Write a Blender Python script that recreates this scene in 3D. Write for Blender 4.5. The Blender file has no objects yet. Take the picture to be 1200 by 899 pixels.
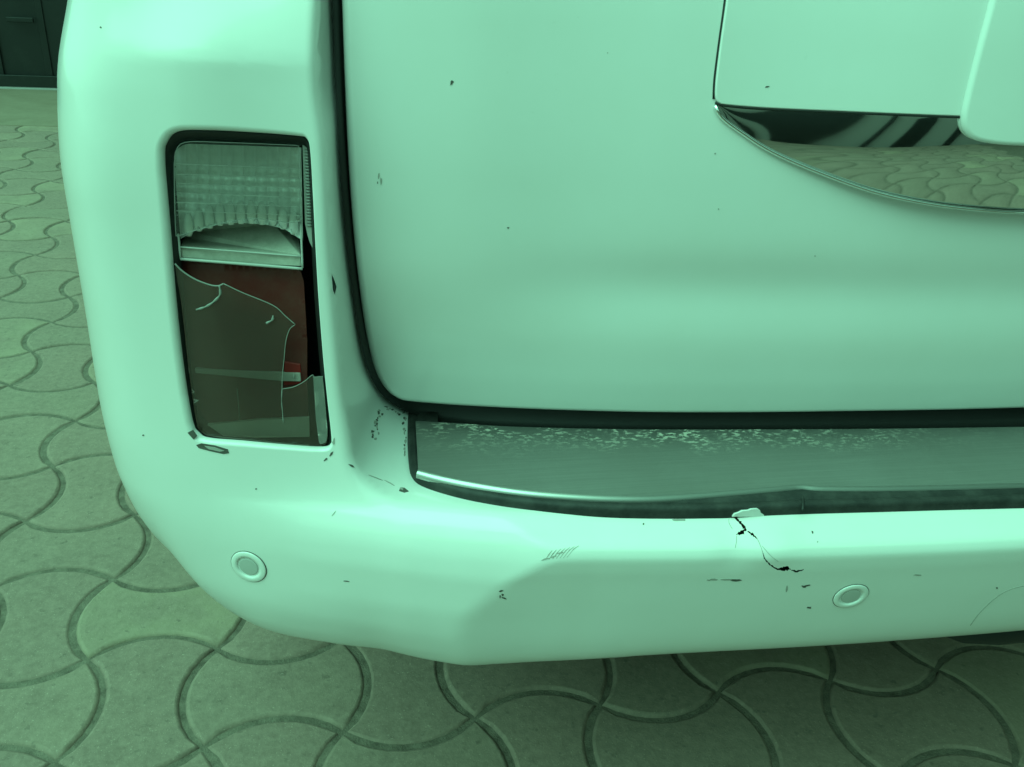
import bpy, math, random
import numpy as np
from mathutils import Vector, Matrix
from mathutils.geometry import delaunay_2d_cdt
random.seed(4); rng = np.random.default_rng(7)

# ------------------------------------------------------------------ camera, world, light, exposure
S = bpy.context.scene
COL = S.collection
CELL = 0.205                                   # paving pitch in metres
F = 1037.8                                     # focal length in photo pixels (1200 wide)
YAW, PITCH, ROLL = math.radians(12.388), math.radians(26.768), math.radians(3.763)
CAMH = 5.377 * CELL
fw = np.array([math.sin(YAW)*math.cos(PITCH), math.cos(YAW)*math.cos(PITCH), -math.sin(PITCH)])
_r = np.array([math.cos(YAW), -math.sin(YAW), 0.0]); _u = np.cross(_r, fw)
RT = _r*math.cos(ROLL) + _u*math.sin(ROLL); UP = -_r*math.sin(ROLL) + _u*math.cos(ROLL)
CAM = np.array([0, 0, CAMH])
cam = bpy.data.cameras.new('camera'); co = bpy.data.objects.new('camera', cam); COL.objects.link(co)
co.matrix_world = Matrix([[RT[i], UP[i], -fw[i], CAM[i]] for i in range(3)] + [[0, 0, 0, 1]])
cam.sensor_fit = 'HORIZONTAL'; cam.sensor_width = 36; cam.lens = 36*F/1200; cam.clip_start = .02; cam.clip_end = 200
S.camera = co

LIGHT = (0.355, 1.0, 0.685)                     # daylight filtered through a green translucent awning
W = bpy.data.worlds.new('World'); S.world = W; W.use_nodes = True
bg = W.node_tree.nodes['Background']; bg.inputs[0].default_value = (*LIGHT, 1); bg.inputs[1].default_value = 0.655
sun = bpy.data.lights.new('sun', 'SUN'); sun.energy = 1.70; sun.angle = math.radians(60); sun.color = LIGHT
so = bpy.data.objects.new('sun', sun); COL.objects.link(so)
so.rotation_euler = Vector((.55, .25, -1)).to_track_quat('-Z', 'Y').to_euler()
S.view_settings.view_transform = 'Standard'; S.view_settings.look = 'None'
S.view_settings.exposure = 0.74; S.view_settings.gamma = 1; S.view_settings.use_curve_mapping = False

# ------------------------------------------------------------------ pixel helpers (photo pixel -> ray -> point on a plane / surface)
def rays(px):
    px = np.atleast_2d(np.asarray(px, float))
    return fw + np.outer((px[:, 0]-600)/F, RT) + np.outer((449.5-px[:, 1])/F, UP)
def atz(px, z): d = rays(px); return CAM + d*((z-CAMH)/d[:, 2])[:, None]
def aty(px, y): d = rays(px); return CAM + d*(y/d[:, 1])[:, None]
def hit(px, g, t0=.5, t1=1.35, n=70):
    d = rays(px); ts = np.linspace(t0, t1, n); lo = np.full(len(d), t1); hi = lo.copy(); done = np.zeros(len(d), bool)
    prev = g(CAM + d*ts[0])
    for k in range(1, n):
        v = g(CAM + d*ts[k]); new = (~done) & (prev > 0) & (v <= 0)
        lo[new] = ts[k-1]; hi[new] = ts[k]; done |= new; prev = v
    for _ in range(26):
        m = (lo+hi)/2; v = g(CAM + d*m[:, None]); pos = v > 0
        lo = np.where(pos, m, lo); hi = np.where(pos, hi, m)
    return CAM + d*((lo+hi)/2)[:, None]
def spline(pts, n, closed=False):
    p = np.asarray(pts, float)
    q = np.vstack([p[-1], p, p[0], p[1]]) if closed else np.vstack([2*p[0]-p[1], p, 2*p[-1]-p[-2]])
    out = []
    for i in range(1, len(q)-2):
        a, b, c, d = q[i-1], q[i], q[i+1], q[i+2]
        t = np.linspace(0, 1, n, endpoint=False)[:, None]
        out.append(.5*(2*b + (c-a)*t + (2*a-5*b+4*c-d)*t*t + (3*b-a-3*c+d)*t**3))
    if not closed: out.append(p[-1:])
    return np.vstack(out)
def interp(x, xs, ys):                          # smooth (monotone cubic) interpolation
    x = np.asarray(x, float); xs = np.asarray(xs, float); ys = np.asarray(ys, float)
    h = np.diff(xs); dl = np.diff(ys)/h; m = np.zeros(len(xs)); m[0] = dl[0]; m[-1] = dl[-1]
    for i in range(1, len(xs)-1):
        m[i] = 0 if dl[i-1]*dl[i] <= 0 else 3*(h[i-1]+h[i])/((2*h[i]+h[i-1])/dl[i-1]+(h[i]+2*h[i-1])/dl[i])
    xc = np.clip(x, xs[0], xs[-1]); i = np.clip(np.searchsorted(xs, xc)-1, 0, len(xs)-2)
    t = (xc-xs[i])/h[i]
    r = (2*t**3-3*t*t+1)*ys[i] + (t**3-2*t*t+t)*h[i]*m[i] + (-2*t**3+3*t*t)*ys[i+1] + (t**3-t*t)*h[i]*m[i+1]
    return r + np.where(x < xs[0], (x-xs[0])*m[0], 0) + np.where(x > xs[-1], (x-xs[-1])*m[-1], 0)
def smooth(x, a, b): t = np.clip((x-a)/(b-a), 0, 1); return t*t*(3-2*t)
def smax(a, b, k): h = np.maximum(k-np.abs(a-b), 0)/k; return np.maximum(a, b) + h*h*k*.25
def smin(a, b, k): return -smax(-a, -b, k)
def in_poly(P, poly):
    P = np.asarray(P); poly = np.asarray(poly); x, y = P[:, 0], P[:, 1]; r = np.zeros(len(P), bool); j = len(poly)-1
    for i in range(len(poly)):
        xi, yi = poly[i]; xj, yj = poly[j]
        if yi != yj: r ^= ((yi > y) != (yj > y)) & (x < (xj-xi)*(y-yi)/(yj-yi)+xi)
        j = i
    return r
def dist_line(P, line, closed=False):
    P = np.asarray(P); L = np.asarray(line); best = np.full(len(P), 1e9)
    for i in range(len(L) if closed else len(L)-1):
        a = L[i]; b = L[(i+1) % len(L)]; ab = b-a; t = np.clip(((P-a)@ab)/max(ab@ab, 1e-15), 0, 1)
        best = np.minimum(best, np.linalg.norm(P-a-t[:, None]*ab, axis=1))
    return best

# ------------------------------------------------------------------ object helpers
def link(o, parent=None):
    COL.objects.link(o)
    if parent: o.parent = parent
    return o
def mesh(name, V, Fc, m, parent=None, normals=None, flat=False):
    me = bpy.data.meshes.new(name); me.from_pydata([tuple(map(float, v)) for v in V], [], [tuple(map(int, f)) for f in Fc])
    me.validate(); me.update()
    if not flat: me.polygons.foreach_set('use_smooth', [True]*len(me.polygons))
    if normals is not None: me.normals_split_custom_set_from_vertices([tuple(map(float, n)) for n in normals])
    me.materials.append(m)
    return link(bpy.data.objects.new(name, me), parent)
def tag(o, label=None, cat=None, group=None, kind=None):
    for k, v in (('label', label), ('category', cat), ('group', group), ('kind', kind)):
        if v: o[k] = v
    return o
def empty(name, loc): o = bpy.data.objects.new(name, None); o.location = loc; return link(o)
def cdt(points, loops):                          # loops: list of index lists (closed constraints)
    e = [(l[i], l[(i+1) % len(l)]) for l in loops for i in range(len(l))]
    v, _, f, ov, _, _ = delaunay_2d_cdt([Vector((float(a), float(b))) for a, b in points], e, [], 0, 1e-7)
    return np.array([[a.x, a.y] for a in v]), [list(t) for t in f]
def resample(line, step, closed=False):
    L = np.asarray(line, float)
    if closed: L = np.vstack([L, L[:1]])
    d = np.r_[0, np.cumsum(np.linalg.norm(np.diff(L, axis=0), axis=1))]; n = max(3, int(round(d[-1]/step)))
    t = np.linspace(0, d[-1], n+1)
    if closed: t = t[:-1]
    return np.stack([np.interp(t, d, L[:, k]) for k in range(L.shape[1])], 1)
def slab(name, outline3, vec, m, parent, bevel=0, flat=False, extra=None):
    """a plate: closed outline of 3-D points, thickness along vec (from the outline away)"""
    P = np.asarray(outline3); n = len(P); V = np.vstack([P, P+np.asarray(vec)])
    Fc = [list(range(n)), list(range(2*n-1, n-1, -1))] + [[i, i+n, (i+1) % n+n, (i+1) % n] for i in range(n)]
    o = mesh(name, V, Fc, m, parent, flat=True)
    import bmesh
    bm = bmesh.new(); bm.from_mesh(o.data); bmesh.ops.recalc_face_normals(bm, faces=bm.faces); bm.to_mesh(o.data); bm.free()
    if bevel:
        b = o.modifiers.new('bevel', 'BEVEL'); b.width = bevel; b.segments = 3; b.limit_method = 'ANGLE'; b.angle_limit = math.radians(40); b.use_clamp_overlap = True
        o.data.polygons.foreach_set('use_smooth', [True]*len(o.data.polygons))
        o.modifiers.new('wn', 'WEIGHTED_NORMAL').keep_sharp = False
    return o
def box(name, lo, hi, m, parent=None, bevel=.0):
    x0, y0, z0 = lo; x1, y1, z1 = hi
    return slab(name, [(x0, y0, z0), (x1, y0, z0), (x1, y1, z0), (x0, y1, z0)], (0, 0, z1-z0), m, parent, bevel)
def tube(name, pts, r, m, parent, seg=8, closed=False):
    P = np.asarray(pts, float); V = []; Fc = []; n = len(P)
    for i in range(n):
        t = P[(i+1) % n]-P[i-1] if closed else P[min(i+1, n-1)]-P[max(i-1, 0)]
        t = t/np.linalg.norm(t); a = np.cross(t, (.1, .2, 1)); a /= np.linalg.norm(a); b = np.cross(t, a)
        rr = r[i] if hasattr(r, '__len__') else r
        for k in range(seg):
            th = 2*math.pi*k/seg; V.append(P[i]+rr*(a*math.cos(th)+b*math.sin(th)))
    for i in range(n if closed else n-1):
        for k in range(seg):
            j = (i+1) % n; Fc.append([i*seg+k, i*seg+(k+1) % seg, j*seg+(k+1) % seg, j*seg+k])
    if not closed: Fc += [list(range(seg))[::-1], [(n-1)*seg+k for k in range(seg)]]
    return mesh(name, V, Fc, m, parent)

# ------------------------------------------------------------------ materials
def mat(name, base, rough=.5, metal=0, **kw):
    m = bpy.data.materials.new(name); m.use_nodes = True; b = m.node_tree.nodes['Principled BSDF']
    b.inputs['Base Color'].default_value = (*base, 1); b.inputs['Roughness'].default_value = rough; b.inputs['Metallic'].default_value = metal
    for k, v in kw.items(): b.inputs[k].default_value = v
    return m
class N:
    def __init__(s, m): s.t = m.node_tree; s.b = s.t.nodes['Principled BSDF']
    def n(s, typ, **kw):
        x = s.t.nodes.new(typ)
        for k, v in kw.items():
            if hasattr(x, k): setattr(x, k, v)
            else: x.inputs[k].default_value = v
        return x
    def l(s, a, b): s.t.links.new(a, b)
    def noise(s, co, scale, detail=4, rough=.6):
        x = s.n('ShaderNodeTexNoise'); x.inputs['Scale'].default_value = scale; x.inputs['Detail'].default_value = detail; x.inputs['Roughness'].default_value = rough
        s.l(co, x.inputs['Vector']); return x.outputs[0]
    def ramp(s, f, stops):
        x = s.n('ShaderNodeValToRGB'); cr = x.color_ramp
        while len(cr.elements) < len(stops): cr.elements.new(.5)
        for e, (p, c) in zip(cr.elements, stops): e.position = p; e.color = (*c, 1) if hasattr(c, '__len__') else (c, c, c, 1)
        s.l(f, x.inputs[0]); return x.outputs[0]
    def mix(s, f, a, b, mode='MIX'):
        x = s.n('ShaderNodeMix', data_type='RGBA', blend_type=mode)
        for v, i in ((f, 0), (a, 6), (b, 7)):
            if hasattr(v, 'is_linked'): s.l(v, x.inputs[i])
            else: x.inputs[i].default_value = v if i == 0 else (*v, 1)
        return x.outputs[2]
    def math(s, op, a, b=0.):
        x = s.n('ShaderNodeMath', operation=op)
        for v, i in ((a, 0), (b, 1)):
            if hasattr(v, 'is_linked'): s.l(v, x.inputs[i])
            else: x.inputs[i].default_value = v
        return x.outputs[0]
    def bump(s, h, strength, dist, to=None):
        x = s.n('ShaderNodeBump'); x.inputs['Strength'].default_value = strength; x.inputs['Distance'].default_value = dist
        s.l(h, x.inputs['Height']); s.l(x.outputs[0], (to or s.b.inputs['Normal'])); return x.outputs[0]

def paint_material():
    m = mat('white_paint', (.8, .8, .79), .38); k = N(m); b = k.b
    b.inputs['Coat Weight'].default_value = .7; b.inputs['Coat Roughness'].default_value = .06
    tc = k.n('ShaderNodeTexCoord').outputs['Object']
    film = k.ramp(k.noise(tc, 5, 5, .65), [(.35, (.80, .80, .785)), (.75, (.765, .762, .735))])
    spk = k.ramp(k.noise(tc, 210, 2, .5), [(.71, 0), (.76, 1)])
    spk2 = k.math('MULTIPLY', spk, k.ramp(k.noise(tc, 6, 2), [(.55, 0), (.75, .25)]))
    c = k.mix(spk2, film, (.52, .50, .45)); k.l(c, b.inputs['Base Color'])
    k.l(k.ramp(k.noise(tc, 9, 5, .7), [(.3, .08), (.8, .2)]), b.inputs['Coat Roughness'])
    k.bump(k.noise(tc, 900, 1), .03, .0004, b.inputs['Coat Normal'])
    return m
M = {'paint': paint_material()}
M['rubber'] = mat('black_rubber', (.028, .03, .028), .62)
k = N(M['rubber']); tc = k.n('ShaderNodeTexCoord').outputs['Object']
k.l(k.mix(k.ramp(k.noise(tc, 38, 6, .7), [(.42, 0), (.72, .8)]), (.012, .013, .012), (.05, .05, .045)), k.b.inputs['Base Color']); k.bump(k.noise(tc, 260, 3), .25, .0012)
M['seal'] = mat('seal_rubber', (.012, .013, .012), .55)
M['dark'] = mat('dark_plastic', (.01, .011, .01), .6)
M['steel'] = mat('scuffed_steel', (.3, .3, .29), .42, .75)
k = N(M['steel']); tc = k.n('ShaderNodeTexCoord').outputs['Object']
mp = k.n('ShaderNodeMapping'); mp.inputs['Scale'].default_value = (1.2, 60, 60); k.l(tc, mp.inputs['Vector'])
brush = k.noise(mp.outputs[0], 9, 4, .7)
base = k.ramp(brush, [(.3, (.27, .268, .255)), (.7, (.32, .318, .30))])
base = k.mix(k.ramp(k.noise(tc, 7, 5, .6), [(.35, 0), (.7, .45)]), base, (.22, .21, .19))
sep = k.n('ShaderNodeSeparateXYZ'); k.l(tc, sep.inputs[0])
mp2 = k.n('ShaderNodeMapping'); mp2.inputs['Scale'].default_value = (1, 1.9, 1); mp2.inputs['Rotation'].default_value = (0, 0, .35); k.l(tc, mp2.inputs['Vector'])
fl = k.ramp(k.noise(mp2.outputs[0], 150, 4, .62), [(.525, 0), (.575, .9)])
# peeled flecks lie along the back edge of the plate, left of centre
ydep = k.math('ADD', sep.outputs[1], k.math('MULTIPLY', sep.outputs[0], .075))
near = k.ramp(k.math('ADD', ydep, k.math('MULTIPLY', k.noise(tc, 16, 3), .06)), [(.735, 0), (.79, 1)])
side = k.ramp(sep.outputs[0], [(.06, .2), (.14, 1), (.45, 1), (.66, .1)])
flm = k.math('MULTIPLY', k.math('MULTIPLY', fl, near), k.math('MULTIPLY', side, k.ramp(k.noise(tc, 30, 2), [(.42, 0), (.52, 1)])))
k.l(k.mix(flm, base, (.66, .62, .52)), k.b.inputs['Base Color'])
k.l(k.math('SUBTRACT', .72, k.math('MULTIPLY', flm, .72)), k.b.inputs['Metallic'])
k.l(k.ramp(k.noise(tc, 12, 5, .7), [(.3, .36), (.7, .52)]), k.b.inputs['Roughness'])
k.bump(brush, .08, .0006)
M['lip'] = mat('polished_steel_lip', (.62, .62, .6), .22, 1)
k = N(M['lip']); tc = k.n('ShaderNodeTexCoord').outputs['Object']; sep = k.n('ShaderNodeSeparateXYZ'); k.l(tc, sep.inputs[0])
k.l(k.mix(k.ramp(sep.outputs[0], [(.16, 0), (.26, 1)]), (.46, .46, .44), (.28, .28, .265)), k.b.inputs['Base Color'])  # lighter left end paints in the lip's highlight
k.l(k.ramp(sep.outputs[0], [(.15, .3), (.26, .5)]), k.b.inputs['Roughness'])
M['chrome'] = mat('chrome', (.84, .85, .84), .035, 1)
M['mark'] = mat('scuff_dark', (.085, .08, .07), .8)
M['mark2'] = mat('scuff_grey', (.36, .35, .32), .8)
M['sensor'] = mat('sensor_face', (.47, .47, .45), .45)
M['red'] = mat('red_reflector', (.055, .009, .008), .35)
k = N(M['red']); tc = k.n('ShaderNodeTexCoord').outputs['Object']
k.l(k.mix(k.ramp(k.noise(tc, 30, 5, .7), [(.4, 0), (.75, .6)]), (.125, .018, .015), (.13, .065, .05)), k.b.inputs['Base Color'])
M['redbright'] = mat('red_bright', (.30, .02, .018), .3)
M['housing'] = mat('lamp_housing', (.012, .012, .012), .5)
M['bowl'] = mat('lamp_bowl', (.95, .95, .93), .10, .25)
M['shelf'] = mat('dusty_shelf', (.30, .29, .25), .7)
k = N(M['shelf']); tc = k.n('ShaderNodeTexCoord').outputs['Object']
k.l(k.ramp(k.noise(tc, 60, 6, .7), [(.3, (.34, .32, .27)), (.7, (.55, .53, .47))]), k.b.inputs['Base Color'])
M['edge'] = mat('clear_edge', (.5, .5, .47), .3)
M['frost'] = mat('broken_edge', (.26, .26, .24), .4)
def clear(name, tint, a, rough=.06):
    m = mat(name, tint, .5); k = N(m); out = k.t.nodes['Material Output']
    tr = k.n('ShaderNodeBsdfTransparent'); tr.inputs[0].default_value = (.95, .96, .94, 1)
    gl = k.n('ShaderNodeBsdfGlossy'); gl.inputs[0].default_value = (.9, .9, .9, 1); gl.inputs['Roughness'].default_value = rough
    df = k.n('ShaderNodeBsdfDiffuse'); df.inputs[0].default_value = (*tint, 1)
    fr = k.n('ShaderNodeFresnel'); fr.inputs[0].default_value = 1.5
    tc = k.n('ShaderNodeTexCoord').outputs['Object']
    dust = k.ramp(k.noise(tc, 26, 6, .7), [(.25, a*.75), (.8, min(1, a*1.3))])
    m1 = k.n('ShaderNodeMixShader'); k.l(dust, m1.inputs[0]); k.l(tr.outputs[0], m1.inputs[1]); k.l(df.outputs[0], m1.inputs[2])
    m2 = k.n('ShaderNodeMixShader'); k.l(fr.outputs[0], m2.inputs[0]); k.l(m1.outputs[0], m2.inputs[1]); k.l(gl.outputs[0], m2.inputs[2])
    k.l(m2.outputs[0], out.inputs['Surface']); return m
M['lens'] = clear('clear_lens', (.4, .4, .37), .03)
M['smoky'] = clear('smoky_lens', (.17, .115, .09), .20, .12)
M['rib'] = mat('ribbed_strip', (.36, .36, .33), .3)

def paver_material(objinfo=True):
    m = mat('paver_concrete' + ('' if objinfo else '_field'), (.28, .24, .2), .85); k = N(m)
    geo = k.n('ShaderNodeNewGeometry'); pos = geo.outputs['Position']
    if objinfo: rnd = k.n('ShaderNodeObjectInfo').outputs['Random']
    else: rnd = geo.outputs['Random Per Island']
    off = k.n('ShaderNodeVectorMath', operation='ADD'); k.l(pos, off.inputs[0])
    cb = k.n('ShaderNodeCombineXYZ'); k.l(k.math('MULTIPLY', rnd, 37.), cb.inputs[0]); k.l(k.math('MULTIPLY', rnd, 71.), cb.inputs[2]); k.l(cb.outputs[0], off.inputs[1]); p = off.outputs[0]
    tone = k.ramp(rnd, [(0, (0.218, 0.151, 0.118)), (.3, (0.250, 0.175, 0.137)), (.55, (0.228, 0.179, 0.132)), (.8, (0.265, 0.187, 0.146)), (.93, (0.308, 0.250, 0.170)), (1, (0.352, 0.284, 0.190))])
    big = k.ramp(k.noise(pos, 2.6, 4, .6), [(.38, 0), (.66, .5)]); tone = k.mix(big, tone, (.155, .125, .10))
    c = k.mix(k.ramp(k.noise(p, 9, 6, .65), [(.32, 0), (.68, .8)]), tone, (0.181, 0.129, 0.101))
    c = k.mix(k.ramp(k.noise(p, 75, 5, .7), [(.35, 0), (.75, .5)]), c, (0.362, 0.275, 0.215))
    c = k.mix(k.ramp(k.noise(p, 60, 3, .55), [(.64, 0), (.74, .55)]), c, (0.106, 0.081, 0.063))
    sp = k.ramp(k.noise(p, 330, 2, .5), [(.66, 0), (.72, .55)]); c = k.mix(sp, c, (0.447, 0.350, 0.282))
    sep = k.n('ShaderNodeSeparateXYZ'); k.l(pos, sep.inputs[0])
    dirt = k.ramp(sep.outputs[2], [(0, 1), (1, 0)])                     # sand and grime in the low chamfer
    zz = k.n('ShaderNodeMapRange'); zz.inputs[1].default_value = -.0075; zz.inputs[2].default_value = -.0015; zz.inputs[3].default_value = .38; zz.inputs[4].default_value = 0
    k.l(sep.outputs[2], zz.inputs[0])
    c = k.mix(zz.outputs[0], c, (.10, .08, .06)); k.l(c, k.b.inputs['Base Color'])
    k.bump(k.math('ADD', k.noise(p, 180, 4, .7), k.math('MULTIPLY', k.noise(p, 30, 4), 1.5)), .45, .0022)
    return m
M['paver'] = paver_material(); M['paver_field'] = paver_material(False)
M['sand'] = mat('joint_sand', (.10, .088, .068), .95)
k = N(M['sand']); tc = k.n('ShaderNodeTexCoord').outputs['Object']
k.l(k.ramp(k.noise(tc, 45, 6, .7), [(.3, (.085, .066, .05)), (.7, (.21, .17, .13))]), k.b.inputs['Base Color']); k.bump(k.noise(tc, 300, 3), .6, .004)
M['concrete'] = mat('concrete', (.24, .22, .17), .9)
k = N(M['concrete']); tc = k.n('ShaderNodeTexCoord').outputs['Object']
k.l(k.ramp(k.noise(tc, 6, 7, .7), [(.3, (.19, .145, .10)), (.7, (.25, .20, .145))]), k.b.inputs['Base Color'])
M['gate'] = mat('gate_paint', (.022, .03, .026), .55)
k = N(M['gate']); tc = k.n('ShaderNodeTexCoord').outputs['Object']
k.l(k.mix(k.ramp(k.noise(tc, 5, 7, .75), [(.5, 0), (.75, .7)]), (.003, .0055, .0045), (.016, .02, .017)), k.b.inputs['Base Color'])
M['plaster'] = mat('plaster', (.30, .29, .27), .9); M['brown'] = mat('brown_render', (.07, .06, .05), .9)

# ------------------------------------------------------------------ paving (structure) with single pavers
ground = None
def ground_and_paving():
    global ground
    n = 1; X0, X1, Y0, Y1 = -30, 30, -30, 40
    ground = mesh('ground', [(X0, Y0, -.0046), (X1, Y0, -.0046), (X1, Y1, -.0046), (X0, Y1, -.0046)], [[0, 1, 2, 3]], M['sand'])
    tag(ground, kind='structure')
    b = .205; seg = 9
    def outline(inset):
        pts = []
        for (a, c, sgn) in (((-.5, -.5), (.5, -.5), -1), ((.5, -.5), (.5, .5), 1), ((.5, .5), (-.5, .5), -1), ((-.5, .5), (-.5, -.5), 1)):
            a = np.array(a); c = np.array(c); d = c-a; nrm = np.array([d[1], -d[0]])
            for i in range(seg):
                t = i/seg; x = 2*t-1; r = (.25+b*b)/(2*b); y = math.sqrt(max(r*r-(x*.5)**2, 0))-(r-b)
                pts.append(a+d*t+nrm*sgn*y)
        P = np.array(pts)*CELL
        t = np.roll(P, -1, 0)-np.roll(P, 1, 0); t /= np.linalg.norm(t, axis=1)[:, None]
        nn = np.stack([t[:, 1], -t[:, 0]], 1)
        return P-nn*inset
    L = 4*seg
    rings = [(outline(.0115), 0.0), (outline(.0085), -.0012), (outline(.0045), -.0055), (outline(.0030), -.016)]
    V = np.vstack([np.c_[o, np.full(L, z)] for o, z in rings]); Fc = [list(range(L))]
    for r in range(3): Fc += [[r*L+i, (r+1)*L+i, (r+1)*L+(i+1) % L, r*L+(i+1) % L] for i in range(L)]
    proto = mesh('paver', V, Fc, M['paver'], ground)
    proto.data.polygons[0].use_smooth = False
    tx, ty = 3.056, -4.838
    cells = []
    for c in range(-24, 13):
        for r in range(-22, 27):
            X = (c+.5-tx)*CELL; Y = (r+.5-ty)*CELL
            W = np.array([X, Y, 0])-CAM; d = W@fw
            vis = 0
            if d > .2:
                px = 600+F*(W@RT)/d; py = 449.5-F*(W@UP)/d
                inside = -130 < px < 1330 and 60 < py < 1050
                # behind the car?
                hid = (py < 740 and px > 300) or (py < 600 and px > 240) or (px > 190 and py < 470)
                vis = (CELL*F/d) if (inside and not hid) else 0
            cells.append((vis, c, r, X, Y))
    cells.sort(key=lambda q: -q[0]); first = True; fieldV = []; fieldF = []
    for i, (vis, c, r, X, Y) in enumerate(cells):
        rz = 0 if (c+r) % 2 == 0 else math.pi/2
        if vis > 0 and i < 290:
            if first: o = proto; first = False
            else: o = proto.copy(); COL.objects.link(o); o.parent = ground
            o.location = (X+rng.normal(0, .0006), Y+rng.normal(0, .0006), rng.normal(0, .0009))
            o.rotation_euler = (rng.normal(0, .004), rng.normal(0, .004), rz+rng.normal(0, .003))
        else:
            cs, sn = math.cos(rz), math.sin(rz); off = len(fieldV)
            z = rng.normal(0, .001)
            fieldV += [(X+v[0]*cs-v[1]*sn, Y+v[0]*sn+v[1]*cs, v[2]+z) for v in V[:3*L]]
            fieldF += [[off+j for j in f] for f in Fc[:1+2*L]]
    f = mesh('paver_field', fieldV, fieldF, M['paver_field'], ground); tag(f, kind='stuff')
ground_and_paving()

# far gate and the concrete apron it stands on
def gate():
    y = 6.66; g = empty('metal_gate', (-1.5, y, 0))
    tag(g, 'dark green ribbed sheet metal gate at the far end of the paving', 'gate')
    def part(name, lo, hi, m, bev=.004):
        o = box(name, lo, hi, m, None, bev); o.parent = g; o.matrix_parent_inverse = Matrix.Translation((1.5, -y, 0)); return o
    x = -4.2; i = 0
    while x < 1.2:
        w = .28 + .02*((i*7) % 3)
        part('sheet_panel', (x, y+.012+(i % 2)*.006, .06), (x+w-.012, y+.03+(i % 2)*.006, 2.4), M['gate'])
        part('rib', (x+w-.03, y+.002, .06), (x+w+.012, y+.012, 2.4), M['gate'])
        x += w; i += 1
    part('bottom_rail', (-4.2, y-.03, .016), (1.2, y-.022, .09), M['gate'])
    part('top_rail', (-4.2, y-.03, 2.3), (1.2, y-.022, 2.42), M['gate'])
    part('latch', (-2.02, y-.05, .42), (-1.86, y-.03, .45), M['gate'])
    part('handle', (-2.0, y-.07, .60), (-1.97, y-.03, .78), M['gate'])
    s = box('gate_sill', (-4.6, y-.05, -.004), (1.5, y+.3, .012), M['plaster'], None, .006); tag(s, kind='structure')
    a = box('apron', (-5, 5.45, -.012), (1.8, y-.05, .004), M['concrete'], None, .002); tag(a, kind='structure')
gate()

# ------------------------------------------------------------------ the car: implicit rear corner surface
XC = .73
RCTRL = [(-.232, 1.75), (-.234, 1.5), (-.235, 1.25), (-.235, 1.05), (-.231, .92), (-.223, .82), (-.211, .768), (-.194, .732), (-.168, .705), (-.135, .687), (-.09, .671), (-.04, .6595), (.01, .649),
         (.06, .636), (.12, .624), (.22, .609), (.34, .597), (.48, .5875), (.62, .581), (.73, .579), (.84, .581), (.98, .5875), (1.12, .597), (1.26, .61)]
RP = resample(spline(RCTRL, 24), .004)
for _ in range(30): RP[1:-1] = .25*RP[:-2]+.5*RP[1:-1]+.25*RP[2:]
RSV = np.r_[0, np.cumsum(np.linalg.norm(np.diff(RP, axis=0), axis=1))]
_t = np.gradient(RP, axis=0); _t /= np.linalg.norm(_t, axis=1)[:, None]
RN = np.stack([_t[:, 1], -_t[:, 0]], 1)                     # outward: towards -Y at the back, -X on the side
for _ in range(10): RN[1:-1] = .25*RN[:-2]+.5*RN[1:-1]+.25*RN[2:]
RN /= np.linalg.norm(RN, axis=1)[:, None]
def Rat(s): return np.stack([np.interp(s, RSV, RP[:, k]) for k in (0, 1)], 1)
def Nat(s): n = np.stack([np.interp(s, RSV, RN[:, k]) for k in (0, 1)], 1); return n/np.linalg.norm(n, axis=1)[:, None]
def sd(P):                                                  # section coordinate and outward distance of points
    Q = np.asarray(P)[:, :2]; s = np.zeros(len(Q)); d = np.zeros(len(Q))
    for a in range(0, len(Q), 2000):
        q = Q[a:a+2000]; C = RP[::6]; D = (q[:, None, 0]-C[None, :, 0])**2+(q[:, None, 1]-C[None, :, 1])**2; ss = RSV[::6][D.argmin(1)]
        for _ in range(4):
            R = Rat(ss); n = Nat(ss); ss = np.clip(ss+((q-R)*np.stack([-n[:, 1], n[:, 0]], 1)).sum(1)*.9, 0, RSV[-1])
        s[a:a+2000] = ss; d[a:a+2000] = ((q-Rat(ss))*Nat(ss)).sum(1)
    return s, d
ZC = ([.44, .452, .460, .468, .480, .50, .56, .60, .618, .628, .636, .646, .655, .68, .75, .90, 1.1],
      [-.16, -.085, -.042, -.021, -.008, .002, .0165, .0245, .0280, .0290, .0262, .0130, .0, -.03, -.06, -.08, -.1])
ZB = ([.44, .455, .463, .472, .485, .51, .55, .60, .66, .75, .85, .95, .995, 1.007, 1.014, 1.022, 1.06, 1.12, 1.2],
      [-.16, -.085, -.045, -.022, -.008, .002, .007, .007, .002, -.009, -.020, -.030, -.0350, -.0365, -.0395, -.0450, -.0780, -.132, -.20])
ZS = ([.40, .44, .48, .50, .53, .56, .60, .64, .70, .80, .90, .98, 1.04, 1.10, 1.2],
      [-.26, -.18, -.112, -.078, -.040, -.020, -.006, .001, .004, .003, .003, -.005, -.022, -.040, -.065])
ZL = ([.44, .452, .460, .468, .480, .49, .51, .54, .57, .60, .62, .636, .646, .655, .68, .75, .90, 1.1],
      [-.16, -.075, -.036, -.015, -.001, .005, .0135, .022, .0255, .0255, .0225, .0165, .009, .0, -.012, -.03, -.05, -.1])
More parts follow.
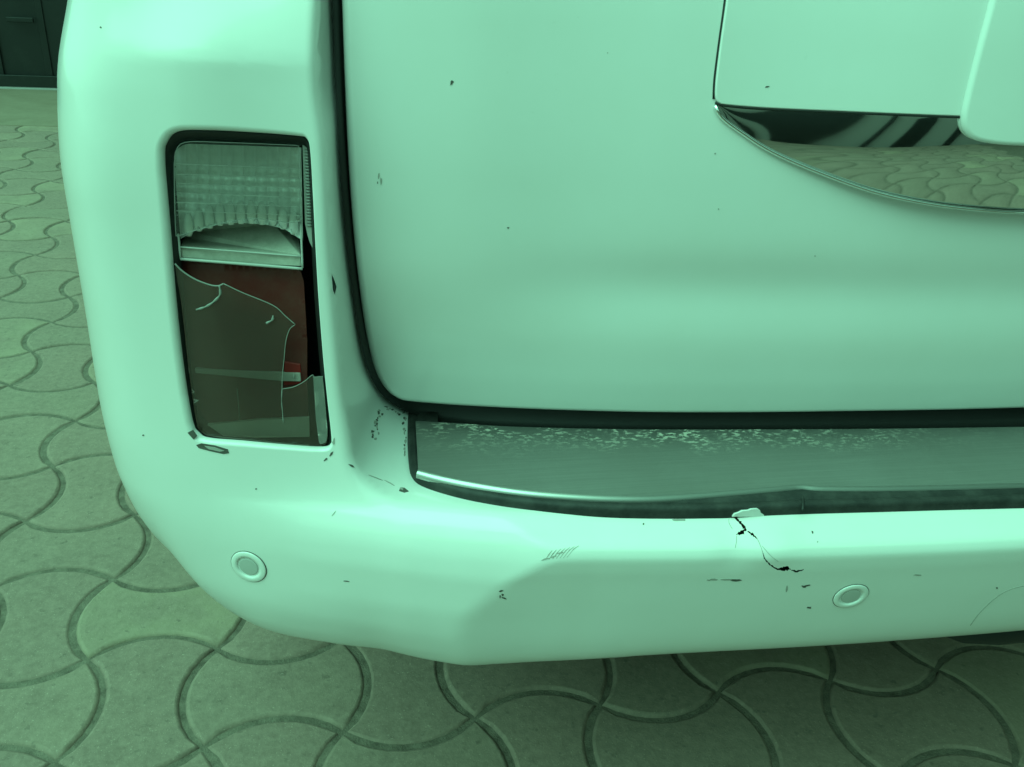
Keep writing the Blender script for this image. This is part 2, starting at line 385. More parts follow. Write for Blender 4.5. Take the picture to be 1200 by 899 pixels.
def hO(s, z, nx, X):
    w = smooth(-nx, .12, .80)                               # 0 = back face, 1 = side
    c0 = smooth(X, -.14, .06)
    zl = z-interp(X, [-.16, -.10, -.07, -.03, .02, .06, .11, .20, .32, .50, .73, 1.06], [.003, .006, .007, .006, .0005, -.004, -.003, -.001, .006, .009, .012, .006])*(1-smooth(z, .49, .58))
    Xc = np.minimum(X, 2*XC-X)
    hC = interp(zl, *ZC)+interp(Xc, [-.10, .01, .06, .12, .18, .22, .73], [.070, .034, .020, .009, .002, 0, 0])      # rear face, carried on straight
    hL = interp(zl, *ZL)+interp(Xc, [-.3, .0, .06, .12, .17, .24, .40, .73], [0, 0, .0005, .0045, .0115, .025, .06, .13])  # corner face
    hb = interp(zl, *ZB)*(1-c0)+smin(hC, hL, .0025)*c0
    return hb*(1-w)+interp(z, *ZS)*w
XE = ([.60, .655, .68, .71, .75, .80, .87, .95, .99, 1.05, 1.2], [.042, .025, .0155, .0095, .0025, -.002, -.0075, -.0125, -.0185, -.0215, -.0215])
def gfull(P, s=None, d=None, n=None):
    P = np.asarray(P, float)
    if s is None: s, d = sd(P); n = Nat(s)
    X, Y, z = P[:, 0], P[:, 1], P[:, 2]
    gO = d-hO(s, z, n[:, 0], X)-.0022*np.exp(-((X-.372)/.020)**2-((z-.640)/.016)**2)+.0016*np.exp(-((X-.333)/.014)**2-((z-.636)/.018)**2)
    aS = (X-(interp(z, *XE)+.265*(Y-.68)))*.95
    aL = z-.655-.02*np.clip(.64-Y, -.2, .2)
    r = smin(aS, aL, .045)
    r = np.minimum(r, .87-Y)
    k = .010-.003*smooth(z, .68, .78)
    return smax(gO, r, k)
TA = math.tan(math.radians(28))
def surf(s, q):                                             # cast from outside along the tilted normal on to the solid
    R = Rat(s); n = Nat(s)
    def P(d): return np.c_[R+n*d[:, None], q+d*TA]
    lo = np.full(len(s), .06); ds = np.linspace(.06, -.27, 56); hi = np.full(len(s), -.27); done = np.zeros(len(s), bool)
    for k in range(1, len(ds)):
        dk = np.full(len(s), ds[k]); v = gfull(P(dk), s, dk, n); new = ~done & (v <= 0)
        lo[new] = ds[k-1]; hi[new] = ds[k]; done |= new
    for _ in range(18):
        m = (lo+hi)/2; v = gfull(P(m), s, m, n) > 0; lo = np.where(v, m, lo); hi = np.where(v, hi, m)
    return P((lo+hi)/2)
def gradn(P, e=6e-4):
    P = np.asarray(P, float); s, d = sd(P); n = Nat(s); t = np.stack([-n[:, 1], n[:, 0]], 1); cv = 1e-3
    G = []
    for k in range(3):
        v = []
        for sg in (1, -1):
            D = np.eye(3)[k]*e*sg; ds = t@D[:2]; dd = n@D[:2]; s2 = s+ds; v.append(gfull(P+D, s2, d+dd, Nat(s2)))
        G.append(v[0]-v[1])
    G = np.stack(G, 1)
    return G/np.linalg.norm(G, axis=1)[:, None]
def dom(P): s, d = sd(P); return np.c_[s, P[:, 2]-d*TA]

car = empty('parked_car', (XC, 2.6, 0))
tag(car, 'white parked car with a cracked rear bumper corner and broken bumper lamp', 'car')
INV = Matrix.Translation((-XC, -2.6, 0))
def own(o, parent=None):
    o.parent = parent or car
    o.matrix_parent_inverse = INV if (parent is None) else Matrix.Identity(4)
    return o

LAMP = [(196.5, 190), (199.5, 172), (212, 162), (240, 161), (300, 163), (352, 166), (358, 168), (361, 178), (364, 230), (367, 290), (370.5, 350), (376, 420), (381, 470), (385, 510), (384, 521), (374, 525), (330, 522), (280, 517), (246, 514), (234, 508), (228, 496), (219, 440), (210, 360), (203, 270)]
LAMPW = [(181, 190), (185, 163), (202, 147.5), (240, 145.5), (300, 149), (348, 154), (359, 158), (364, 172), (368, 230), (371, 290), (374.5, 350), (380, 420), (385, 470), (390, 512), (389, 526), (376, 530.5), (330, 528), (280, 524), (242, 521), (226, 516), (216, 498), (205.5, 440), (195.5, 360), (187.5, 270)]
LAMPM = [(a[0]*.55+b[0]*.45, a[1]*.55+b[1]*.45) for a, b in zip(LAMP, LAMPW)]
lamp_in_px = resample(spline(LAMP, 10, True), 5, True)
lamp_out_px = resample(spline(LAMPW, 10, True), 5, True)

def strip_poly(line, widths):
    L = np.asarray(line, float); t = np.gradient(L, axis=0); t /= np.linalg.norm(t, axis=1)[:, None]+1e-9
    n = np.stack([t[:, 1], -t[:, 0]], 1); w = np.asarray(widths)[:, None]/2
    return np.vstack([L+n*w, (L-n*w)[::-1]])
def ragged(line, widths, f=1.45):
    L = resample(np.asarray(line, float), 1.6); t0 = np.r_[0, np.cumsum(np.linalg.norm(np.diff(np.asarray(line, float), axis=0), axis=1))]; u = np.linspace(0, t0[-1], len(L))
    w = np.interp(u, t0, widths)*f*(1+.35*np.sin(u*2.3)+.25*np.sin(u*5.1+1)); return strip_poly(L+np.c_[.35*np.sin(u*1.9), .3*np.cos(u*2.7)], np.maximum(w, .45))
CRACKS = [ragged([(858, 598), (862, 607), (869, 614), (873.5, 620), (873, 622.5)], [.6, 1.6, 1.8, 2.6, 1.0]),
          ragged([(872, 623.2), (868, 624.5), (863, 626.5)], [3.6, 3.2, .5]),
          ragged([(876, 622.5), (882, 626.5), (887, 631)], [.7, 1.9, .5]),
          ragged([(894, 648), (896, 655), (902, 661.5), (909, 666.3), (912, 667.3)], [.5, .9, 1.0, 1.1, 1.2]),
          ragged([(912.2, 667), (917, 667), (922, 665.8), (926.5, 667.5)], [1.2, 3.0, 3.6, .6]),
          ragged([(927.5, 668), (933, 670), (942, 667.5)], [.8, 1.6, .5])]
HOLE_TRI = [(388.5, 321), (391, 326), (394.5, 336), (392.5, 345), (390, 340)]

def build_bumper():
    smax_ = RSV[-1]-.005
    q0, q1 = .435, 1.20
    # candidate points, finer where the surface bends
    def grid(h, a0, a1, b0, b1):
        a = np.arange(a0, a1, h); b = np.arange(b0, b1, h); A, B = np.meshgrid(a, b, indexing='ij'); A = A+(np.arange(A.shape[1]) % 2)*h*.5
        return np.c_[A.ravel(), B.ravel()]
    s_left = float(sd(np.array([[-.20, .74, .7]]))[0][0]); s_mid = float(sd(np.array([[.10, .63, .7]]))[0][0])
    coarse = grid(.012, .004, smax_-.004, q0+.004, q1-.004)
    fine = grid(.006, s_left-.12, smax_-.30, q0+.004, 1.09)
    Pf = surf(fine[:, 0], fine[:, 1])
    z = Pf[:, 2]; nn = gradn(Pf)
    # curvature estimate from normal change
    nb0 = len(np.arange(q0+.004, 1.09, .006)); ng = nn.reshape(-1, nb0, 3)
    cur = np.maximum(np.linalg.norm(np.roll(ng, -1, 0)-ng, axis=2), np.linalg.norm(np.roll(ng, -1, 1)-ng, axis=2)); cur[-1] = 0; cur[:, -1] = 0; cur = cur.ravel()
    keepf = cur > .035
    vf = grid(.003, s_left-.05, smax_-.42, q0+.004, 1.07)
    from_f = {}
    # very fine where the coarse fine-grid says the bend is strong
    ia = np.floor((vf[:, 0]-fine[0, 0])/.006).astype(int); ib = np.floor((vf[:, 1]-fine[0, 1])/.006).astype(int)
    nb = len(np.arange(q0+.004, 1.09, .006)); na = len(fine)//nb
    cm = cur.reshape(na, nb); cm = np.maximum.reduce([cm, np.roll(cm, 1, 0), np.roll(cm, -1, 0), np.roll(cm, 1, 1), np.roll(cm, -1, 1)])
    ok = (ia >= 0) & (ia < na) & (ib >= 0) & (ib < nb)
    vf = vf[ok]; vf = vf[cm[ia[ok], ib[ok]] > .16]
    infine = (coarse[:, 0] > s_left-.12) & (coarse[:, 0] < smax_-.30) & (coarse[:, 1] < 1.085)
    sa, sb = [float(sd(np.array([[xx, yy, .7]]))[0][0]) for xx, yy in ((-.034, .66), (.058, .637))]
    pts = np.vstack([coarse, fine[keepf], vf]); pts = pts[~((pts[:, 0] > sa-.001) & (pts[:, 0] < sb+.001) & (pts[:, 1] > .52) & (pts[:, 1] < 1.12))]
    A_, B_ = np.meshgrid(np.arange(sa, sb, .0013), np.arange(.522, 1.119, .005), indexing='ij'); pts = np.vstack([pts, np.c_[A_.ravel(), B_.ravel()]])
    lampD = dom(hit(lamp_out_px, gfull)); holes = [lampD]
    for c in CRACKS + [HOLE_TRI]: holes.append(dom(hit(c, gfull)))
    keep = np.ones(len(pts), bool)
    for h in holes:
        bb0, bb1 = h.min(0)-.01, h.max(0)+.01
        i = np.where(((pts > bb0) & (pts < bb1)).all(1))[0]
        bad = in_poly(pts[i], h) | (dist_line(pts[i], h, True) < (.0025 if h is lampD else .0008)); keep[i[bad]] = False
    pts = pts[keep]
    # rings round the lamp opening keep its rounded lip clean
    loops = []; allp = [pts]; n0 = len(pts)
    outer = np.vstack([np.c_[np.arange(0.002, smax_, .012), np.full(len(np.arange(.002, smax_, .012)), q0)], np.c_[np.full(40, smax_), np.linspace(q0, q1, 41)[:40]],
                       np.c_[np.arange(smax_, .002, -.012), np.full(len(np.arange(smax_, .002, -.012)), q1)], np.c_[np.full(40, .002), np.linspace(q1, q0, 41)[:40]]])
    for l in [outer]+holes:
        loops.append(list(range(n0, n0+len(l)))); allp.append(l); n0 += len(l)
    v2, tris = cdt(np.vstack(allp), loops)
    T = np.array(tris); cen = v2[T].mean(1); bad = np.zeros(len(T), bool)
    for h in holes: bad |= in_poly(cen, h)
    T = T[~bad]
    P = surf(v2[:, 0], v2[:, 1]); nrm = gradn(P)
    # drop what sits deep in the tailgate opening
    deep = (P[T][:, :, 1].min(1) > .866) & (P[T][:, :, 0].min(1) > -.02)
    T = T[~deep]
    a = np.cross(P[T[:, 1]]-P[T[:, 0]], P[T[:, 2]]-P[T[:, 0]]); flip = (a*nrm[T].mean(1)).sum(1) < 0; T[flip] = T[flip][:, ::-1]
    V = list(P); Nn = list(nrm); Fc = [list(t) for t in T]
    # rounded lip of the lamp opening: a quarter turn from the body surface down to the lens edge
    A = hit(lamp_out_px, gfull); B = hit(resample(spline(LAMPM, 10, True), 1, True), gfull); LN = np.array([-.2, -.98, 0.])
    j = np.argmin(((A[:, None]-B[None])**2).sum(-1), 1); Bn = B[j]; nA = gradn(A)
    ins = Bn-A; L = np.linalg.norm(ins, axis=1)[:, None]; ins /= L; dep = np.maximum(L*1.0, .004)
    st = 7; off = len(V); m = len(A)
    for r in range(st):
        th = r/(st-1)*math.pi/2
        ring = A+ins*L*math.sin(th)-LN*dep*(1-math.cos(th)); nr = nA*math.cos(th)+ins*math.sin(th)
        if r == st-1: ring = ring-LN*.002
        V += list(ring); Nn += list(nr/np.linalg.norm(nr, axis=1)[:, None])
    for r in range(st-1):
        for i in range(m):
            i2 = (i+1) % m; f = [off+r*m+i, off+r*m+i2, off+(r+1)*m+i2, off+(r+1)*m+i]
            c = np.cross(np.array(V[f[1]])-V[f[0]], np.array(V[f[3]])-V[f[0]])
            Fc.append(f if c@nA[i] >= -1 and (c@(nA[i]+ins[i])) > 0 else f[::-1])
    # folded-under return along the lower edge
    s = np.arange(.002, smax_, .012); lowP = surf(s, np.full(len(s), q0)); nb_ = Nat(s); off = len(V); K = len(s)
    V += list(lowP); Nn += [(0, 0, -1)]*K
    low2 = lowP.copy(); low2[:, :2] -= nb_*.12; low2[:, 2] += .01; V += list(low2); Nn += [(0, 0, -1)]*K
    Fc += [[off+i, off+i+1, off+K+i+1, off+K+i] for i in range(K-1)]
    o = mesh('bumper', V, Fc, M['paint'], None, np.array(Nn)); own(o); 
    print('bumper tris', len(Fc)); return o
bumper = build_bumper()

# black sheet behind the skin, added so the cracks show dark inside
def build_crack_backing():
    s = np.arange(float(sd(np.array([[.16, .62, .7]]))[0][0]), RSV[-1]-.02, .03); zs = np.linspace(.49, .64, 7); n = Nat(s); R = Rat(s); V = []
    for z in zs:
        d = hO(s, np.full(len(s), z), n[:, 0], R[:, 0])-.02
        V += list(np.c_[R+n*d[:, None], np.full(len(s), z)])
    K = len(s); Fc = [[r*K+i, r*K+i+1, (r+1)*K+i+1, (r+1)*K+i] for r in range(6) for i in range(K-1)]
    own(mesh('crack_backing', V, Fc, M['dark']))
build_crack_backing()

# ------------------------------------------------------------------ tailgate
BOW = ([-.05, .0, .05, .10, .167, .285, .40, .519, .73, .94, 1.06, 1.2], [.822, .796, .777, .764, .7515, .7345, .7245, .717, .711, .717, .7245, .7345])
TZ = ([.66, .685, .70, .73, .78, .85, .92, 1.04, 1.12, 1.3], [.008, .0, -.0045, -.0105, -.0145, -.0150, -.0125, .0005, .015, .06])
def Yt(X, Z):
    b = interp(X, *BOW)
    return b-.55*(b-.7345)*smooth(.30-X, 0, .20)*smooth(Z, .69, .85)+interp(Z, *TZ)+.0052*smooth(X, .08, .32)*np.exp(-((Z-.822)/.030)**2)
def gt(P): return Yt(P[:, 0], P[:, 2])-P[:, 1]
def gtt(P): return -(P[:, 1]-Yt(P[:, 0], P[:, 2]))
TGE = [(399, -60), (401, 0), (404, 90), (409, 200), (416, 290), (425.5, 370), (436, 425), (447, 451), (463, 467), (490, 473.5), (600, 480.5), (740, 485), (870, 485.5), (1000, 484), (1100, 482.5), (1200, 480), (1340, 476), (1500, 470), (1640, 462)]
tge3 = hit(spline(TGE, 10), gtt)
def build_tailgate():
    e2 = resample(tge3[:, [0, 2]], .004); x0 = e2[0, 0]; x1 = e2[-1, 0]
    top = 1.30
    poly = np.vstack([e2, [[x1, z] for z in np.arange(e2[-1, 1]+.008, top, .012)], [[x, top] for x in np.arange(x1, x0, -.012)], [[x0-.001, z] for z in np.arange(top, e2[0, 1]+.004, -.012)]])
    r = .006
    inset = []
    t = np.gradient(e2, axis=0); t /= np.linalg.norm(t, axis=1)[:, None]; nin = np.stack([-t[:, 1], t[:, 0]], 1)
    for d in (.0008, .002, .0035, .006, .010): inset.append(e2[2:-2]+nin[2:-2]*d)
    g = np.stack(np.meshgrid(np.arange(x0, x1, .0085), np.arange(.66, top, .0085), indexing='ij'), -1).reshape(-1, 2)
    g = g[in_poly(g, poly)]; g = g[dist_line(g, np.vstack([poly, poly[:1]])) > .0125*0+.004]; g = g[dist_line(g, e2) > .0125]
    ins = np.vstack(inset); ins = ins[in_poly(ins, poly)]
    pts = np.vstack([g, ins, poly]); n = len(pts)
    v2, tris = cdt(pts, [list(range(n-len(poly), n))]); T = np.array(tris); T = T[in_poly(v2[T].mean(1), poly)]
    d = dist_line(v2, e2)
    def roll(d): q = np.clip((r-d)/r, 0, 1); return r*(1-np.sqrt(np.clip(1-q*q, 0, 1)))
    P = np.c_[v2[:, 0], Yt(v2[:, 0], v2[:, 1])+roll(d), v2[:, 1]]
    h = 5e-4; gx = (Yt(v2[:, 0]+h, v2[:, 1])-Yt(v2[:, 0]-h, v2[:, 1]))/(2*h); gz = (Yt(v2[:, 0], v2[:, 1]+h)-Yt(v2[:, 0], v2[:, 1]-h))/(2*h)
    nr = np.c_[gx, -np.ones(len(gx)), gz]; nr /= np.linalg.norm(nr, axis=1)[:, None]
    # roll the normal outwards at the edge
    near = np.where(d < r)[0]
    for i in near:
        k = ((e2-v2[i])**2).sum(1).argmin(); q = min((r-d[i])/r, .995); o = -nin[k]
        v = nr[i]*math.sqrt(1-q*q)+np.array([o[0], 0, o[1]])*q; nr[i] = v/np.linalg.norm(v)
    a = np.cross(P[T[:, 1]]-P[T[:, 0]], P[T[:, 2]]-P[T[:, 0]]); f = a[:, 1] > 0; T[f] = T[f][:, ::-1]
    # return flange going forward
    E0 = np.c_[e2[:, 0], Yt(e2[:, 0], e2[:, 1])+r, e2[:, 1]]; E1 = E0+np.array([0, .03, 0]); K = len(e2); off = len(P)
    V = np.vstack([P, E0, E1]); nn = np.c_[-nin[:, 0], np.zeros(K), -nin[:, 1]]; Nn = np.vstack([nr, nn, nn])
    Fc = [list(t) for t in T]+[[off+i, off+i+1, off+K+i+1, off+K+i] for i in range(K-1)]
    return own(mesh('tailgate', V, Fc, M['paint'], None, Nn))
tailgate = build_tailgate()

# black rubber seal filling the shut line, behind the tailgate edge
def build_seal():
    out_px = spline([(382, -60), (384.5, 0), (388, 90), (394, 200), (402, 290), (411, 360), (421, 420), (432, 449), (450, 471), (474, 486), (488, 494), (540, 503), (609, 508), (760, 511), (1000, 510), (1200, 508), (1400, 505), (1640, 498)], 8)
    O = resample(hit(resample(out_px, 4), gfull), .005); G = gradn(O)
    for _ in range(40):
        for q in (O, G): q[1:-1] = .25*q[:-2]+.5*q[1:-1]+.25*q[2:]
    O = O+G*.0035
    t = np.gradient(O[:, [0, 2]], axis=0); t /= np.linalg.norm(t, axis=1)[:, None]
    nn = np.c_[-t[:, 1], 0*t[:, 0], t[:, 0]]; A1 = O+nn*.006; A2 = O+nn*.030                     # dips in behind the tailgate edge
    A1[:, 1] = np.maximum(O[:, 1]+.006, Yt(A1[:, 0], A1[:, 2])+.012); A2[:, 1] = Yt(A2[:, 0], A2[:, 2])+.024
    K = len(O); V = np.vstack([O+np.array([0, .02, -.004]), O, A1, A2])
    Fc = [[r*K+i, r*K+i+1, (r+1)*K+i+1, (r+1)*K+i] for r in range(3) for i in range(K-1)]
    own(mesh('tailgate_seal', V, Fc, M['seal']))
build_seal()

# ------------------------------------------------------------------ step plate and rubber surround on the bumper ledge
PLATE_F = [(490, 551), (520, 559), (560, 567), (610, 574.5), (660, 579), (720, 582), (780, 581.5), (860, 575.5), (918, 570.5), (940, 568.5), (962, 570.5), (1050, 570.5), (1200, 567), (1400, 562), (1640, 553)]
PLATE_B = [(487, 493), (540, 496), (609, 500), (760, 503), (1000, 502.5), (1200, 500), (1400, 497), (1640, 490)]
RUB_F = [(478, 488), (477.5, 520), (479, 545), (482, 558), (492, 568), (520, 578.5), (560, 588.5), (620, 598), (700, 604), (780, 605.5), (860, 604.5), (940, 601.5), (1050, 598.5), (1200, 594), (1400, 588), (1640, 579)]
def build_step():
    zp = .668
    f = atz(spline(PLATE_F, 6), zp); b = atz(spline(PLATE_B, 6), zp)
    rub = atz(spline(RUB_F, 7), .655)
    back = atz(spline(PLATE_B, 6), .655)+np.array([0, .02, 0])
    # rubber: side wall up from the ledge, rounded shoulder, then level under the plate
    R0 = resample(rub, .006); t = np.gradient(R0, axis=0); t /= np.linalg.norm(t, axis=1)[:, None]; n = np.stack([-t[:, 1], t[:, 0], 0*t[:, 0]], 1)   # inward
    prof = [(0, -.004), (0, .0045), (.0008, .0072), (.0025, .0088), (.006, .0098), (.008, .0086), (.0095, .0086), (.011, .0103), (.03, .0108)]
    wig = .0007*np.sin(np.arange(len(R0))*.9)+rng.normal(0, .00015, len(R0))
    V = np.vstack([R0+n*(a+(wig[:, None] if i in (3, 4, 7) else 0)*.5)+np.array([0, 0, h]) for i, (a, h) in enumerate(prof)]); K = len(R0)
    Fc = [[r*K+i, r*K+i+1, (r+1)*K+i+1, (r+1)*K+i] for r in range(len(prof)-1) for i in range(K-1)]
    own(mesh('step_rubber', V, [q[::-1] for q in Fc], M['rubber']))
    # plate top and rolled front lip (separate part)
    fr = resample(f, .008); bk = resample(b, .008)
    out = np.vstack([fr, bk[::-1]])
    p = own(slab('step_plate', out, (0, 0, -.002), M['steel'], None, .0006))
    t = np.gradient(fr, axis=0); t /= np.linalg.norm(t, axis=1)[:, None]; n = np.stack([t[:, 1], -t[:, 0], 0*t[:, 0]], 1)
    prof = [(-.0012, .0003), (.0008, .0002), (.0026, -.0012), (.0038, -.0034), (.004, -.0062)]
    V = np.vstack([fr+n*a+np.array([0, 0, h]) for a, h in prof]); K = len(fr)
    Fc = [[r*K+i, (r+1)*K+i, (r+1)*K+i+1, r*K+i+1] for r in range(4) for i in range(K-1)]
    own(mesh('step_plate_lip', V, Fc, M['lip']))
build_step()

# ------------------------------------------------------------------ garnish panel, chrome trim and plate housing on the tailgate
def build_garnish():
    def Yg(X, Z): return Yt(X, Z)-.003-.030*smooth(X, .315, .60)
    def gg(P): return Yg(P[:, 0], P[:, 2])-P[:, 1]
    def tri_panel(name, px, proud, m, g, rr=.004, depth=.03):
        e3 = hit(px, lambda P: g(P)); e2 = resample(e3[:, [0, 2]], .004, True)
        if (np.roll(e2[:, 0], -1)*e2[:, 1]-e2[:, 0]*np.roll(e2[:, 1], -1)).sum() < 0: e2 = e2[::-1]
        t = np.roll(e2, -1, 0)-np.roll(e2, 1, 0); t /= np.linalg.norm(t, axis=1)[:, None]; nin = np.stack([t[:, 1], -t[:, 0]], 1)
        gr = np.stack(np.meshgrid(np.arange(e2[:, 0].min(), e2[:, 0].max(), .010), np.arange(e2[:, 1].min(), e2[:, 1].max(), .010), indexing='ij'), -1).reshape(-1, 2)
        gr = gr[in_poly(gr, e2)]; gr = gr[dist_line(gr, e2, True) > rr*2.2]
        ins = np.vstack([e2+nin*d for d in (rr*.12, rr*.35, rr*.65, rr, rr*1.7)]); ins = ins[in_poly(ins, e2)]
        pts = np.vstack([gr, ins, e2]); n = len(pts); v2, tris = cdt(pts, [list(range(n-len(e2), n))]); T = np.array(tris); T = T[in_poly(v2[T].mean(1), e2)]
        d = dist_line(v2, e2, True); q = np.clip((rr-d)/rr, 0, .999); roll = rr*(1-np.sqrt(1-q*q))
        Y = lambda X, Z: g(np.c_[X, 0*X, Z])
        P = np.c_[v2[:, 0], Y(v2[:, 0], v2[:, 1])+roll, v2[:, 1]]; h = 1e-3
        nr = np.c_[(Y(v2[:, 0]+h, v2[:, 1])-Y(v2[:, 0]-h, v2[:, 1]))/(2*h), -np.ones(len(v2)), (Y(v2[:, 0], v2[:, 1]+h)-Y(v2[:, 0], v2[:, 1]-h))/(2*h)]; nr /= np.linalg.norm(nr, axis=1)[:, None]
        for i in np.where(d < rr)[0]:
            kk = ((e2-v2[i])**2).sum(1).argmin(); o = -nin[kk]; v = nr[i]*math.sqrt(1-q[i]**2)+np.array([o[0], 0, o[1]])*q[i]; nr[i] = v/np.linalg.norm(v)
        a = np.cross(P[T[:, 1]]-P[T[:, 0]], P[T[:, 2]]-P[T[:, 0]]); f = a[:, 1] > 0; T[f] = T[f][:, ::-1]
        K = len(e2); E0 = np.c_[e2[:, 0], Y(e2[:, 0], e2[:, 1])+rr, e2[:, 1]]; V = np.vstack([P, E0, E0+np.array([0, depth, 0])]); nn = np.c_[-nin[:, 0], 0*nin[:, 0], -nin[:, 1]]
        off = len(P); Fc = [list(t) for t in T]+[[off+i, off+(i+1) % K, off+K+(i+1) % K, off+K+i] for i in range(K)]
        o = mesh(name, V, Fc, m, None, np.vstack([nr, nn, nn])); return o, e3
    left = spline([(862, -120), (856, -40), (852, 0), (845, 50), (839.5, 95), (838.5, 116)], 6)
    bot = spline([(840, 121), (850, 123), (900, 127), (1000, 131.5), (1125, 136.5), (1300, 141), (1560, 143)], 6)
    px = np.vstack([left, bot, [(1560, -130)]])
    px = resample(px, 6, True)
    g, _ = tri_panel('garnish_panel', px, 0, M['paint'], gg, .0014, .012); own(g)
    # raised plate housing right of the panel
    def gh(P):
        return Yg(P[:, 0], P[:, 2])-.0045-P[:, 1]
    pxh = np.vstack([spline([(1190, -120), (1172, -40), (1163, 0), (1147, 60), (1134, 112), (1129, 138), (1131, 153), (1142, 164), (1165, 169.5), (1200, 172), (1300, 175), (1420, 174), (1440, 160), (1440, 60), (1440, -120)], 6)])
    h, _ = tri_panel('plate_housing', resample(pxh, 5, True), 0, M['paint'], gh, .0042, .012); own(h)
    # chrome trim: a hull-shaped blade from the panel's lower edge down to the tailgate skin
    top_px = spline([(839, 120.5), (846, 124), (900, 128.5), (1000, 133), (1125, 138), (1200, 140.5), (1300, 143), (1560, 146)], 10)
    bot_px = spline([(838, 123), (846, 137), (870, 155), (905, 177), (960, 201), (1025, 224), (1090, 238), (1150, 245), (1200, 248), (1300, 250), (1560, 250)], 10)
    A = hit(resample(top_px, 6), gg); B = hit(resample(bot_px, 6), lambda P: gtt(P)-.001-.0125*smooth(P[:, 0], .315, .60)); B0 = hit(resample(bot_px, 6), gtt)
    n = 120; rs = lambda C: np.stack([np.interp(np.linspace(0, 1, n), np.r_[0, np.cumsum(np.linalg.norm(np.diff(C, axis=0), axis=1))]/np.linalg.norm(np.diff(C, axis=0), axis=1).sum(), C[:, k]) for k in range(3)], 1)
    A = rs(A); B = rs(B); B0 = rs(B0); A[:, 1] += .002; B[:, 1] += .0008; mth = 22; V = []
    for r in range(mth+1):
        t = r/mth; P = A*(1-t)+B*t; L = np.linalg.norm(B-A, axis=1)
        bul = .04*L*(4*t*(1-t))*(1.35-.7*t)
        # flat rim, upper fillet then the rounded keel
        P = P+np.outer(bul, (0, -1, 0)); V += list(P)
    V += list(B+np.array([0, .028, .004]))
    Fc = [[r*n+i, (r+1)*n+i, (r+1)*n+i+1, r*n+i+1] for r in range(mth+1) for i in range(n-1)]
    c = own(mesh('chrome_trim', V, Fc, M['chrome']))
    bead = own(tube('chrome_rim', B+np.array([0, -.0012, -.0006]), .0018, M['chrome'], None, 10))
    shut = own(tube('panel_gap', hit(resample(np.vstack([left[:, :]+(-2.2, 0)]), 6), gtt)+np.array([0, .0002, 0]), .0012, M['dark'], None, 6))
    gap2 = own(tube('panel_gap', A+np.array([0, -.001, .0002]), .0011, M['dark'], None, 6))
build_garnish()

